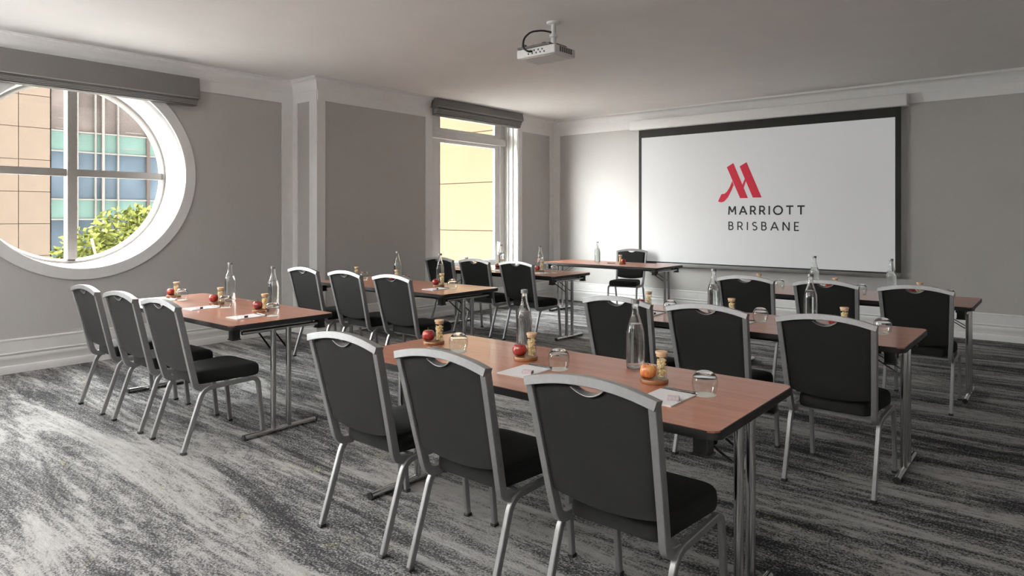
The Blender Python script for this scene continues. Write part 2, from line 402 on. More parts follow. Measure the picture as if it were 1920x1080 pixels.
obj('transom', bx(XF - .09, XF + .05, W2Y0 + .05, W2Y1 - .03, 2.525, 2.63, bevel=.004), M['wframe'], w2)
bm = bmesh.new(); box(bm, XF - .01, XF + .02, G1 + .03, G1 + .06, .84, 1.0, bevel=.004); sweep(bm, fillet([(XF + .02, G1 + .045, .98), (XF + .05, G1 + .045, .98), (XF + .05, G1 - .01, .80)], .02), rrect(.018, .014, .003))
obj('casement_stay', bm, M['wframe'], w2, 40)

# light portals: guide daylight sampling through the two openings
def portal(x, y, z, sy, sz):
    d = bpy.data.lights.new('portal', 'AREA'); d.shape = 'RECTANGLE'; d.size = sy; d.size_y = sz
    d.cycles.is_portal = True
    o = bpy.data.objects.new('window_portal', d); C.objects.link(o); o.location = (x, y, z)
    o.rotation_euler = Vector((1, 0, 0)).to_track_quat('-Z', 'Y').to_euler()
portal(-7.82, CY, CZ, 1.86, 1.86)
portal(-7.82, CY3, CZ, 1.86, 1.86)
portal(-7.12, (W2Y0 + W2Y1) / 2, 1.8, 1.95, 2.45)

# ------------------------------------------------------------------ blinds
def blind(name, label, y0, y1, xw, zt, zv, zb, out):
    t = thing(name, label, 'blind', (xw, (y0 + y1) / 2, zb)); hw = (y1 - y0) / 2
    def prism(bm, pts, a, b):
        A = [bm.verts.new((x, a, z - zb)) for x, z in pts]; B = [bm.verts.new((x, b, z - zb)) for x, z in pts]; n = len(pts)
        bm.faces.new(A); bm.faces.new(B)
        for i in range(n): bm.faces.new((A[i], A[(i + 1) % n], B[(i + 1) % n], B[i]))
        return bm
    obj('valance', prism(bmesh.new(), [(.03, zt), (out - .02, zt), (out, zv + .012), (out - .006, zv), (.03, zv)], -hw, hw), M['blind'], t)
    obj('valance_edge', prism(bmesh.new(), [(out - .03, zv), (out + .002, zv), (out + .002, zv + .012), (out - .03, zv + .012)], -hw, hw), M['blindlt'], t)
    n = 5; dz = (zv - zb) / n
    for k in range(n):
        z1 = zv - dz * k; z0 = z1 - dz * .86; o2 = out - .012 - .010 * k
        obj('fold', prism(bmesh.new(), [(.04, z1), (o2 - .012, z1), (o2, (z0 + z1) / 2), (o2 - .012, z0), (.04, z0)], -hw + .012, hw - .012), M['blindlt' if k in (1, 2, 3) else 'blind'], t)
    bm = bmesh.new(); box(bm, 0, .04, -hw + .02, hw - .02, .0, zt - zb); obj('head_board', bm, M['blind'], t)
blind('folded_blind', 'wide taupe roman blind folded up over the round window', 1.26, 3.395, XA + .012, 2.878, 2.655, 2.585, .13)
blind('folded_blind', 'narrow taupe roman blind folded up over the tall window', 6.42, 8.29, XB + .012, 3.028, 2.905, 2.80, .14)

# ------------------------------------------------------------------ outdoors
def building(name, label, loc): return thing(name, label, 'building', loc)
tag(obj('upper_storeys', bx(-7.9, 14, -45, 45, H + .16, 60), M['stucco']), 'upper storeys of the hotel above the room', None, None, 'structure')  # unseen mass, added to cut skylight on the facades opposite
tag(obj('street_ground', bx(-60, -7.9, -30, 60, -4.3, -4.0), M['ground']), None, None, None, 'structure')
b1 = building('clad_building', 'beige stone clad building outside the round window', (-26, 4, -4))
obj('wall', bx(-3, 0, -6, 3.35, 0, 11.4), M['joint'], b1)
ph, pw = 1.047, 1.75
first = None
for r in range(11):
    z = -4 + 0.10 + r * ph - .16
    for c in range(4):
        y1 = 2.492 - pw * c; y0 = y1 - pw
        if c == 0:
            o = obj('panel', bx(0, .04, 2.492 + .01, 3.36, 0, ph - .02), M['beige'], b1, loc=(0, 0, z + 4)) if r == 0 else inst('panel', edge0, b1, (0, 0, z + 4))
            if r == 0: edge0 = o
        if first is None:
            first = obj('panel', bx(0, .04, -pw / 2 + .01, pw / 2 - .01, 0, ph - .02), M['beige'], b1, loc=(0, (y0 + y1) / 2, z + 4))
        else: inst('panel', first, b1, (0, (y0 + y1) / 2, z + 4))
# curtain wall: columns along y, floor bands along z
b2 = building('glass_building', 'blue glass office building with teal bands outside the round window', (-26, 7.4, -4))
obj('wall', bx(-4, -.25, 0, 9, 0, 11.6), M['bmulld'], b2)
cols = [(.02, .75, 0), (.79, 1.30, 0), (1.34, 1.52, 0), (1.60, 2.02, 0), (2.06, 3.0, .0), (3.1, 4.6, 0), (4.7, 6.2, 0), (6.3, 7.8, 0)]
rows = []
z = -.9
k = 0
while z < 9.2:
    rows.append((z, z + 1.58, 'g')); rows.append((z + 1.62, z + 2.26, 't')); z += 2.30; k += 1
for (c0, c1, dx) in cols:
    for (r0, r1, kind) in rows:
        r0m, r1m = max(0, r0), r1
        if r1m <= r0m: continue
        m = M['teal'] if kind == 't' else (M['pglass'] if r0 > 6.5 else M['bglass'])
        obj('pane', bx(-.12, -.06, c0, c1, r0m, r1m), m, b2)
for (c0, c1, dx), w in zip(cols, (.04, .04, .08, .04, .10, .10, .10, .1)):
    obj('mullion', bx(-.15, .05, c1, c1 + w, 0, 11.6), M['bmull' if w < .09 else 'bmulld'], b2)
for (r0, r1, kind) in rows:
    if r1 > 0: obj('band', bx(-.15, .03, .0, 8.5, r1, r1 + .05), M['bmull'], b2)
# pale strips for ceiling lamps in the upper office windows
for k in range(7):
    obj('ceiling_lamp', bx(-.055, -.045, (.15, .85, 2.3, 3.3, 3.5, .2, 2.2)[k], (.55, 1.25, 2.9, 3.9, 4.2, .6, 2.8)[k], (8.35, 8.2, 8.4, 8.15, 7.9, 8.7, 7.8)[k], (8.38, 8.23, 8.43, 8.18, 7.93, 8.73, 7.83)[k]), M['bmull'], b2)
wing = building('stucco_wing', 'orange stucco wing beyond the tall window', (-10.2, 10.6, -4))
obj('wall', bx(-4.2, 2.2, .03, .5, 0, 11), M['joint'], wing)
zj = [0, 1.05, 2.06, 3.07, 4.07, 5.10, 6.128, 7.214, 8.3, 9.4, 10.5]
for a, b_ in zip(zj, zj[1:]): obj('panel', bx(-4.2, 2.2, 0, .04, a + .008, b_ - .008), M['stucco'], wing)
obj('vent', bx(.10, .18, -.03, .01, 4.50, 4.54), M['vent'], wing)
# tree
tr = thing('street_tree', 'leafy light green street tree outside the round window', 'tree', (-17.5, 6.05, -4))
bm = bmesh.new(); sweep(bm, [(0, 0, 0), (.05, .1, 2), (0, .0, 3.6), (.1, .1, 4.6)], circ(.12, 8), ref=(1, 0, 0))
for k in range(7):
    a = k * 2.4; sweep(bm, [(0, .05, 2.6 + .25 * k), (.5 * math.cos(a), .5 * math.sin(a), 3.3 + .2 * k), (1.0 * math.cos(a), 1.0 * math.sin(a), 3.8 + .22 * k)], circ(.03, 6), ref=(.1, .2, 1))
obj('trunk', bm, M['bark'], tr, 50)
bm = bmesh.new()
clumps = [(0, .35, 5.0, .62), (0, .95, 5.25, .48), (0, -.35, 4.55, .6), (.1, .25, 4.2, .7), (-.2, 1.25, 4.9, .5), (.2, -.75, 4.1, .6), (0, -.2, 3.5, .6), (.1, .75, 4.5, .6), (0, 1.7, 5.35, .5), (0, 1.7, 4.7, .5), (.3, -.4, 3.7, .6), (-.4, .4, 4.6, .7), (.2, -.9, 3.4, .5), (-.1, .55, 3.7, .5)]
for cx, cy0, cz, r in clumps:
    for i in range(420):
        u = Vector((random.gauss(0, 1), random.gauss(0, 1), random.gauss(0, 1))).normalized() * r * random.uniform(.55, 1.05)
        p = Vector((cx, cy0, cz)) + u; s = random.uniform(.04, .085)
        d1 = Vector((random.gauss(0, 1), random.gauss(0, 1), random.gauss(0, .6))).normalized(); d2 = d1.cross(Vector((random.gauss(0, 1), random.gauss(0, 1), random.gauss(0, 1)))).normalized()
        v = [bm.verts.new(p - d1 * s * 1.4), bm.verts.new(p + d2 * s * .6), bm.verts.new(p + d1 * s * 1.4), bm.verts.new(p - d2 * s * .6)]
        bm.faces.new(v)
fo = obj('foliage', bm, M['leaf'], tr); fo['kind'] = 'stuff'

# ------------------------------------------------------------------ projection screen
sx0, sx1 = -5.075, -1.535; scx = (sx0 + sx1) / 2; sy_ = 9.19
ps = thing('projection_screen', 'wide pull-down projection screen showing a hotel logo', 'screen', (scx, 9.2, .65))
def L(x): return x - scx
def Z(z): return z - .65
obj('housing', bx(L(-5.20), L(-1.46), -.08, .08, Z(2.722), Z(2.868), bevel=.012, seg=3), M['white'], ps, 40)
bm = bmesh.new(); y0, y1 = -.004, .004
box(bm, L(sx0), L(-5.027), y0, y1, Z(.72), Z(2.73)); box(bm, L(-1.597), L(sx1), y0, y1, Z(.72), Z(2.73)); box(bm, L(-5.027), L(-1.597), y0, y1, Z(2.603), Z(2.73)); box(bm, L(-5.027), L(-1.597), y0, y1, Z(.705), Z(.722))
obj('black_border', bm, M['bframe'], ps)
obj('screen_cloth', bx(L(-5.027), L(-1.597), -.003, .003, Z(.722), Z(2.603)), M['screen'], ps)
obj('weight_bar', bx(L(sx0), L(sx1), -.014, .014, Z(.655), Z(.706), bevel=.005), M['bar'], ps, 40)
bm = bmesh.new(); lz = lambda pts: [(L(x), Z(z)) for x, z in pts]; ya, yb = -.0055, -.0034
poly(bm, lz([(-3.685, 2.094), (-3.591, 2.148), (-3.386, 1.655), (-3.496, 1.655)]), ya, yb)
poly(bm, lz([(-3.503, 2.097), (-3.405, 2.151), (-3.199, 1.660), (-3.319, 1.660)]), ya, yb)
poly(bm, lz([(-3.606, 1.90), (-3.586, 1.841), (-3.618, 1.765), (-3.667, 1.672), (-3.721, 1.614), (-3.764, 1.6), (-3.813, 1.613), (-3.764, 1.715), (-3.715, 1.723), (-3.679, 1.755), (-3.642, 1.813)]), ya, yb)
poly(bm, lz([(-3.463, 1.845), (-3.426, 1.929), (-3.416, 1.882), (-3.446, 1.793)]), ya, yb)
obj('emblem', bm, M['red'], ps)
arc = lambda cx, cz, rx, rz, a0, a1, n=14: [(cx + rx * math.cos(math.radians(a0 + (a1 - a0) * i / n)), cz + rz * math.sin(math.radians(a0 + (a1 - a0) * i / n))) for i in range(n + 1)]
GL = {  # strokes in a unit cell, height 1; width given
 'M': (.95, [[(.06, 0), (.12, 1), (.475, .30), (.83, 1), (.89, 0)]]),
 'A': (.86, [[(.0, 0), (.43, 1), (.86, 0)], [(.16, .33), (.70, .33)]]),
 'R': (.66, [[(.06, 0), (.06, .96), (.34, .96)] + arc(.34, .70, .24, .26, 90, -90) + [(.06, .44)], [(.34, .44), (.64, 0)]]),
 'I': (.14, [[(.07, 0), (.07, 1)]]),
 'O': (1.0, [arc(.5, .5, .47, .47, 0, 360, 28)]),
 'T': (.80, [[(0, .95), (.80, .95)], [(.40, .95), (.40, 0)]]),
 'B': (.62, [[(.06, .04), (.06, .96), (.32, .96)] + arc(.32, .745, .20, .215, 90, -90) + [(.06, .53)], [(.32, .53)] + arc(.33, .285, .24, .245, 90, -90) + [(.06, .04)]]),
 'S': (.60, [arc(.31, .735, .235, .215, 35, 270, 14) + arc(.31, .265, .255, .235, 90, -145, 14)]),
 'N': (.80, [[(.06, 0), (.06, 1), (.74, 0), (.74, 1)]]),
 'E': (.56, [[(.54, .96), (.06, .96), (.06, .04), (.54, .04)], [(.06, .51), (.48, .51)]]),
}
def word(name, txt, x0, x1, z0, z1, thick):
    h = z1 - z0; ws = [GL[c][0] * h for c in txt]; gap = ((x1 - x0) - sum(ws)) / (len(txt) - 1); x = x0; k = 0
    for c, w in zip(txt, ws):
        bm = bmesh.new(); strokes = []
        for st in GL[c][1]:
            cur = [st[0]]
            for q in range(1, len(st)):
                cur.append(st[q])
                if q < len(st) - 1:
                    d0 = (Vector(st[q]) - Vector(st[q - 1])).normalized(); d1 = (Vector(st[q + 1]) - Vector(st[q])).normalized()
                    if d0.dot(d1) < -.1: strokes.append(cur); cur = [st[q]]
            strokes.append(cur)
        for st in strokes:
            pts = [Vector((L(x + a * h), Z(z0 + b * h))) for a, b in st]; lv = []; rv = []
            closed = (pts[0] - pts[-1]).length < 1e-4
            for i, p in enumerate(pts):
                d0 = (p - pts[i - 1]).normalized() if i > 0 else ((pts[0] - pts[-2]).normalized() if closed else None)
                d1 = (pts[i + 1] - p).normalized() if i < len(pts) - 1 else ((pts[1] - pts[0]).normalized() if closed else None)
                if d0 is None: d0 = d1
                if d1 is None: d1 = d0
                n0 = Vector((-d0.y, d0.x)); n1 = Vector((-d1.y, d1.x)); m = (n0 + n1) / max(.35, 1 + n0.dot(n1))
                lv.append(p + m * thick / 2); rv.append(p - m * thick / 2)
            yy = -.0052 - .00004 * (k % 7); k += 1
            V = lambda q: bm.verts.new((q.x, yy, q.y))
            a = [V(q) for q in lv]; b = [V(q) for q in rv]
            for i in range(len(a) - 1): bm.faces.new((a[i], a[i + 1], b[i + 1], b[i]))
        x += w + gap
        g = bmesh.ops.extrude_face_region(bm, geom=bm.faces[:])
        for v in [e for e in g['geom'] if isinstance(e, bmesh.types.BMVert)]: v.co.y = -.0034
        obj(name, bm, M['ink'], ps)
word('letter', 'MARRIOTT', -3.663, -2.64, 1.426, 1.543, .021)
word('letter', 'BRISBANE', -3.661, -2.71, 1.213, 1.326, .0165)

# ------------------------------------------------------------------ ceiling projector
pj = thing('ceiling_projector', 'white ceiling projector with looped black cable', 'projector', (-3.31, 4.44, 2.70))
obj('body', bx(-.195, .195, -.145, .145, 0, .072, bevel=.012, seg=3), M['plast'], pj, 40)
bm = bmesh.new(); 
for k in range(9): box(bm, -.075 + .02 * k, -.075 + .02 * k + .010, -.148, -.140, .018 + .022 * (k % 2), .030 + .022 * (k % 2))
obj('port_panel', bm, M['black'], pj)
bm = bmesh.new()
for k in range(6): box(bm, .192, .1975, -.08 + .03 * k, -.08 + .03 * k + .02, .02, .062)
obj('side_vent', bm, M['vent'], pj)
bm = bmesh.new(); sweep(bm, [(0, .140, .045), (0, .165, .045)], circ(.035, 20)); obj('lens', bm, M['black'], pj, 40)
bm = bmesh.new(); box(bm, -.20, .13, -.13, .12, .078, .096, bevel=.004); box(bm, -.16, -.13, -.12, -.09, .070, .115); box(bm, .03, .06, -.10, -.07, .070, .112); box(bm, -.06, .10, .02, .16, .085, .120, bevel=.006); obj('mount_plate', bm, M['vent'], pj)
bm = bmesh.new(); lathe(bm, [(0, .12), (.022, .12), (.022, .20), (.035, .205), (.035, .225), (.02, .23), (.02, .31), (.055, .315), (.06, .33), (0, .33)], 20, (-.01, .12, 0)); obj('pole', bm, M['plast'], pj, 40)
bm = bmesh.new(); sweep(bm, fillet([(-.02, .11, .245), (-.06, .04, .255), (-.10, -.08, .225), (-.105, -.165, .15), (-.10, -.18, .07), (-.05, -.172, .035), (-.03, -.145, .04)], .05, 4), circ(.008, 8), ref=(.3, .1, 1)); obj('cable', bm, M['black'], pj, 60)
bm = bmesh.new(); box(bm, -.16, .16, -.11, .11, -.002, .002); obj('bottom_cover', bm, M['plast'], pj)

# ------------------------------------------------------------------ furniture: chair
def make_chair():
    t = thing('banquet_chair')
    leg_prof = rrect(.021, .027, .003, 1)
    for s in (-1, 1):
        x = s * .213
        pts = fillet([(x, -.247, .012), (x, -.128, .366), (x, .222, .374), (x, .258, .012)], [.055, .05], 6)
        i1 = 8; i2 = 8
        l1 = obj('leg', sweep(bmesh.new(), pts[:8], leg_prof), M['alu'], t, 35)
        obj('seat_rail', sweep(bmesh.new(), pts[7:9], leg_prof), M['alu'], t, 35)
        l2 = obj('leg', sweep(bmesh.new(), pts[8:], leg_prof), M['alu'], t, 35)
        for l, p in ((l1, pts[0]), (l2, pts[-1])):
            obj('glide', bx(p.x - .014, p.x + .014, p.y - .016, p.y + .016, 0, .014, bevel=.003, seg=1), M['glide'], l)
    for ya, yb in ((-.10, -.078), (.17, .192)): obj('cross_bar', bx(-.205, .205, ya, yb, .364, .384), M['alu'], t)
    # back frame
    bm = bmesh.new(); yt, zt = -.286, .862
    for s in (-1, 1):
        p = fillet([(s * .224, yt + .002, zt - .008), (s * .208, -.20, .50), (s * .200, -.168, .372), (s * .200, -.09, .366)], [.10, .045], 6)
        sweep(bm, p, rrect(.026, .036, .002, 1), ref=(1, 0, 0))
    arch = lambda u: zt - .004 + .034 * (1 - (u / .237) ** 2)
    n = 14; p = [(-.2375 + .475 * k / n, yt - .002, arch(-.2375 + .475 * k / n)) for k in range(n + 1)]
    sweep(bm, p, rrect(.040, .030, .0018, 1), ref=(0, 1, -.12))
    obj('back_frame', bm, M['alu'], t, 28)
    # back pad
    nu, nv = 32, 14; bm = bmesh.new(); fr = []; bk = []
    up = Vector((0, yt + .168, zt - .372)).normalized(); nrm = Vector((0, up.z, -up.y))  # nrm points forward
    org = Vector((0, -.168, .372)); tot = (zt - .372) / up.z
    for j in range(nv + 1):
        rf, rb = [], []
        for i in range(nu + 1):
            a = -1 + 2 * i / nu
            notch = .030 * max(0, math.cos(min(PI / 2, abs(a) * .215 / .062 * PI / 2))) ** .8
            vt = tot + (arch(a * .215) - zt) - .013 - notch
            vb = .118 - .026 * (1 - a * a)
            v = vb + (vt - vb) * j / nv
            hw = .192 + (.216 - .192) * v / tot
            e = min(1, (1 - abs(a)) / .10, (j / nv) / .06 + .0, (1 - j / nv) / .05)
            th = .009 + .011 * max(0, e) ** .5
            c = org + up * v + Vector((a * hw, 0, 0))
            rf.append(bm.verts.new(c + nrm * (th + .006))); rb.append(bm.verts.new(c - nrm * (th * .55)))
        fr.append(rf); bk.append(rb)
    for j in range(nv):
        for i in range(nu):
            bm.faces.new((fr[j][i], fr[j][i + 1], fr[j + 1][i + 1], fr[j + 1][i])); bm.faces.new((bk[j][i], bk[j + 1][i], bk[j + 1][i + 1], bk[j][i + 1]))
    for i in range(nu):
        bm.faces.new((fr[0][i], bk[0][i], bk[0][i + 1], fr[0][i + 1])); bm.faces.new((fr[nv][i], fr[nv][i + 1], bk[nv][i + 1], bk[nv][i]))
    for j in range(nv):
        bm.faces.new((fr[j][0], fr[j + 1][0], bk[j + 1][0], bk[j][0])); bm.faces.new((fr[j][nu], bk[j][nu], bk[j + 1][nu], fr[j + 1][nu]))
    obj('backrest', bm, M['black_fab'], t, 40)
    # grip lip of the hand hole
    bm = bmesh.new(); pts = []
    for k in range(11):
        a = (-.058 + .0116 * k) / .215; nt = .030 * max(0, math.cos(min(PI / 2, abs(a) * .215 / .062 * PI / 2))) ** .8
        v = tot + (arch(a * .215) - zt) - .0125 - nt; pts.append(org + up * v + Vector((a * .215, 0, 0)))
    sweep(bm, pts, rrect(.030, .003, .001, 1), ref=nrm); obj('hand_grip', bm, M['alu'], t, 40)
    # seat cushion
    def foot(k, n):
        out = []; cr = [(.212, .262, .085), (-.212, .262, .085), (-.172, -.150, .045), (.172, -.150, .045)]
        P = [Vector((c[0], c[1], 0)) for c in cr]
        for q in range(4):
            a, b, c = P[q - 1], P[q], P[(q + 1) % 4]; r = cr[q][2]; u = (a - b).normalized(); w = (c - b).normalized()
            for m in range(7):
                tt = m / 6; out.append((b + u * r) * (1 - tt) ** 2 + b * 2 * tt * (1 - tt) + (b + w * r) * tt * tt)
        return out
    F = foot(0, 0); cen = Vector((0, .04, 0)); bm = bmesh.new(); rings = []
    for sc, z in ((.93, .383), (.985, .388), (1.0, .400), (1.0, .425), (.988, .443), (.95, .455), (.87, .461), (.6, .465), (.3, .466)):
        rings.append([bm.verts.new(cen + (p - cen) * sc + Vector((0, 0, z))) for p in F])
    k = len(F)
    for a, b in zip(rings, rings[1:]):
        for i in range(k): bm.faces.new((a[i], a[(i + 1) % k], b[(i + 1) % k], b[i]))
    bm.faces.new(rings[0]); bm.faces.new(rings[-1])
    obj('seat', bm, M['black_fab'], t, 50)
    return t
# ------------------------------------------------------------------ furniture: table
TL, TW, TZ = 1.88, .755, .735
def rrect_slab(bm, l, w, r, z0, z1, n=6):
    pts = rrect(l, w, r, n); a = [bm.verts.new((x, y, z0)) for x, y in pts]; b = [bm.verts.new((x, y, z1)) for x, y in pts]; k = len(pts)
    bm.faces.new(a); bm.faces.new(b)
    for i in range(k): bm.faces.new((a[i], a[(i + 1) % k], b[(i + 1) % k], b[i]))
    return bm
def make_table():
    t = thing('folding_table')
    obj('tabletop', rrect_slab(bmesh.new(), TL - .006, TW - .006, .037, TZ - .006, TZ), M['cherry'], t)
    bm = rrect_slab(bmesh.new(), TL, TW, .04, TZ - .030, TZ - .0012); bmesh.ops.bevel(bm, geom=[e for e in bm.edges if abs(e.verts[0].co.z - e.verts[1].co.z) < 1e-5], offset=.005, segments=2, affect='EDGES')
    obj('edge_band', bm, M['black'], t, 40)
    for sx in (-1, 1):
        for sy in (-1, 1):
            x = sx * (TL / 2 - .075); y = sy * (TW / 2 - .07)
            bm = bmesh.new(); box(bm, x - .026, x + .026, y - .026, y + .026, TZ - .095, TZ - .028, bevel=.005); box(bm, x - .030, x + .030, y - .030, y + .030, TZ - .10, TZ - .092, bevel=.002); obj('stacking_block', bm, M['black'], t, 40)
        X = sx * (TL / 2 - .055)
        g = obj('foot_bar', sweep(bmesh.new(), [(X, -.255, .0185), (X, .255, .0185)], circ(.0185, 16), ref=(1, 0, 0)), M['chrome'], t, 40)
        for sy in (-1, 1): obj('end_cap', sweep(bmesh.new(), [(X, sy * .254, .0185), (X, sy * .262, .0185)], circ(.0188, 16)), M['black'], g, 40)
        for sy in (-1, 1): obj('leg', sweep(bmesh.new(), [(X, sy * .055, .03), (X, sy * .055, TZ - .06)], circ(.018, 16)), M['chrome'], t, 40)
        bm = bmesh.new(); sweep(bm, [(X, -.27, TZ - .062), (X, .27, TZ - .062)], circ(.013, 12)); sweep(bm, [(X - sx * .05, -.27, TZ - .05), (X - sx * .05, .27, TZ - .05)], circ(.010, 12)); obj('top_bar', bm, M['chrome'], t, 40)
        for sy in (-1, 1):
            bm = bmesh.new(); sweep(bm, fillet([(X - sx * .34, sy * .055, TZ - .036), (X - sx * .28, sy * .055, TZ - .045), (X - sx * .02, sy * .055, TZ - .20)], .05), rrect(.014, .006, .002, 1), ref=(0, 1, 0)); obj('brace', bm, M['chrome'], t, 40)
    bm = bmesh.new(); box(bm, -TL / 2 + .12, TL / 2 - .12, -.30, -.285, TZ - .055, TZ - .03); box(bm, -TL / 2 + .12, TL / 2 - .12, .285, .30, TZ - .055, TZ - .03); obj('side_rail', bm, M['black'], t)
    return t
chair0 = make_chair(); table0 = make_table()

# name, centre x, near edge y, rz, chairs x, chair y, phrase
TB = [
 ('T1', -1.766, 1.985, 0, (-2.375, -1.785, -1.136), 2.030, 'inner table farthest from screen'),
 ('T2', -1.570, 3.865, 0, (-2.150, -1.565, -.938), 3.900, 'inner table second from screen'),
 ('T3', -1.470, 5.905, 0, (-2.075, -1.445, -.840), 5.850, 'inner table nearest screen'),
 ('T4', -4.840, 2.035, 0, (-5.455, -4.820, -4.208), 2.050, 'window-side table farthest from screen'),
 ('T5', -5.025, 4.005, 0, (-5.750, -5.080, -4.430), 4.035, 'window-side table second from screen'),
 ('T6', -5.300, 5.995, 0, (-5.920, -5.335, -4.705), 6.045, 'window-side table nearest screen'),
]
SEAT = ('at window end of', 'at middle of', 'at end away from windows of')
ct = 0
def put(src, used, label, cat, group, loc, rz):
    o = src if not used[0] else copy_tree(src)
    used[0] = True; o.location = loc; o.rotation_euler = (0, 0, rz)
    return tag(o, label, cat, group)
uc, ut = [False], [False]
for nm, cx, ny, rz, xs, cy_, ph_ in TB:
    put(table0, ut, 'cherry wood ' + ph_.replace('table', 'folding table, chrome legs,'), 'table', 'folding tables in rows', (cx, ny + TW / 2, 0), rz)
    for k, x in enumerate(xs):
        put(chair0, uc, 'black banquet chair ' + SEAT[k] + ' ' + ph_, 'chair', 'banquet chairs at the tables', (x, cy_, 0), math.radians(random.uniform(-.5, .5)))
put(table0, ut, 'cherry wood presenter table standing alone beside the screen', 'table', 'folding tables in rows', (-5.0, 7.86 + TW / 2, 0), math.radians(-1))
put(chair0, uc, 'black banquet chair behind the presenter table, facing the room', 'chair', 'banquet chairs at the tables', (-5.05, 8.78, 0), PI + math.radians(14))

# ------------------------------------------------------------------ table-top things
def make_bottle():
    t = thing('water_bottle')
    o = [(0, 0), (.030, 0), (.0385, .004), (.040, .012), (.040, .150), (.0385, .165), (.031, .195), (.0225, .220), (.0165, .242), (.0145, .262), (.0145, .280), (.0165, .282), (.0165, .290), (.013, .292)]
    i = [(.0115, .290), (.0120, .262), (.0140, .241), (.0200, .219), (.0285, .194), (.0360, .164), (.0372, .150), (.0372, .014), (.034, .008), (0, .010)]
    obj('glass_body', lathe(bmesh.new(), o + i, 28), M['glass'], t, 50)
    w = [(0, .0085), (.0345, .0070), (.0380, .013), (.0380, .150), (.0368, .164), (.0293, .1945), (.0290, .1955), (0, .1955)]
    obj('water', lathe(bmesh.new(), w, 28), M['water'], t, 50)
    obj('cap', lathe(bmesh.new(), [(0, .284), (.0172, .284), (.0176, .288), (.0172, .300), (.015, .302), (0, .302)], 20), M['alu'], t, 40)
    return t
def make_tumbler():
    t = thing('drinking_glass')     # stands upside down on its rim
    o = [(.0362, 0), (.0376, 0), (.0440, .018), (.0475, .038), (.0468, .054), (.0440, .064)]
    i = [(.0427, .064), (.0454, .054), (.0461, .038), (.0427, .018), (.0362, .0006)]
    obj('glass_body', lathe(bmesh.new(), o + i, 32, closed=True), M['thin'], t, 50)
    obj('base', lathe(bmesh.new(), [(0, .0895), (.014, .0890), (.026, .0858), (.0355, .0780), (.0412, .0700), (.0439, .0643), (.0428, .0643), (.037, .0715), (.027, .0775), (.014, .0805), (0, .081)], 32), M['glass'], t, 50)
    return t
def make_board():
    return obj('serving_board', lathe(bmesh.new(), [(0, 0), (.054, 0), (.056, .003), (.056, .014), (.054, .017), (0, .017)], 28), M['board'], None, 40)
def make_apple():
    t = thing('apple'); pr = []
    for k in range(17):
        a = PI * k / 16; r = .0335 * math.sin(a) ** .85 * (1 + .06 * math.cos(a)); z = -.0315 * math.cos(a); d = (abs(math.cos(a)) ** 8)
        z -= math.copysign(.010 if z > 0 else .004, z) * d; pr.append((max(0, r) if 0 < k < 16 else 0, z + .0285))
    obj('skin', lathe(bmesh.new(), pr, 24), M['apple'], t, 80)
    obj('stem', sweep(bmesh.new(), [(0, 0, .046), (.001, 0, .056), (.004, .002, .066)], circ(.0014, 6)), M['stem'], t, 60)
    return t
def make_jar():
    t = thing('nut_jar')
    obj('glass_body', lathe(bmesh.new(), [(0, 0), (.0215, 0), (.0228, .002), (.0228, .098), (.0215, .099)], 24), M['thin'], t, 50)
    bm = bmesh.new(); rnd = random.Random(3)
    for k in range(150):
        a = rnd.uniform(0, 2 * PI); r = .0165 * math.sqrt(rnd.uniform(.25, 1)); z = rnd.uniform(.006, .078)
        mt = Matrix.Translation((r * math.cos(a), r * math.sin(a), z)) @ Matrix.Rotation(rnd.uniform(0, 6), 4, Vector((rnd.gauss(0, 1), rnd.gauss(0, 1), rnd.gauss(0, 1))).normalized()) @ Matrix.Diagonal((1.3, .8, .8, 1))
        bmesh.ops.create_icosphere(bm, subdivisions=1, radius=.0050, matrix=mt)
    n = obj('nuts', bm, M['nuts'], t, 80); n['kind'] = 'stuff'
    obj('lid', lathe(bmesh.new(), [(0, .088), (.021, .088), (.021, .098), (.0245, .099), (.0245, .107), (.0235, .1085), (0, .1085)], 24), M['cork'], t, 40)
    return t
def make_pad():
    t = thing('notepad'); obj('paper_block', bx(-.072, .072, -.1, .1, 0, .005), M['paper'], t); obj('binding', bx(-.072, .072, .0965, .101, 0, .0058), M['pen'], t); return t
def make_pen():
    t = thing('pen'); obj('barrel', sweep(bmesh.new(), [(-.062, 0, .005), (.062, 0, .005)], circ(.0048, 12), ref=(0, 0, 1)), M['pen'], t, 40)
    bm = bmesh.new(); sweep(bm, [(.062, 0, .005), (.072, 0, .005)], circ(.0022, 8), ref=(0, 0, 1)); obj('tip', bm, M['chrome'], t, 40)
    obj('clip', bx(-.060, -.025, -.0015, .0015, .0095, .0112), M['alu'], t); return t
def make_box():
    t = thing('mint_box'); obj('carton', bx(-.021, .021, -.014, .014, 0, .014, bevel=.001, seg=1), M['box'], t); obj('end_flap', bx(.0205, .0218, -.013, .013, .001, .013), M['boxend'], t); return t
def make_coaster(): return obj('paper_coaster', lathe(bmesh.new(), [(0, 0), (.0405, 0), (.0405, .0012), (0, .0012)], 28), M['coaster'])
P = {k: (f(), [False]) for k, f in dict(bottle=make_bottle, tumbler=make_tumbler, board=make_board, apple=make_apple, jar=make_jar, pad=make_pad, pen=make_pen, box=make_box, coaster=make_coaster).items()}
def place(k, label, cat, group, x, y, z=TZ, rz=0.0):
    return put(*P[k], label, cat, group, (x, y, z), rz)
BX = {'T1': (-2.080, -1.458), 'T2': (-1.893, -1.253), 'T3': (-1.789, -1.164), 'T4': (-5.091, -4.463), 'T5': (-5.381, -4.747), 'T6': (-5.658, -5.024)}
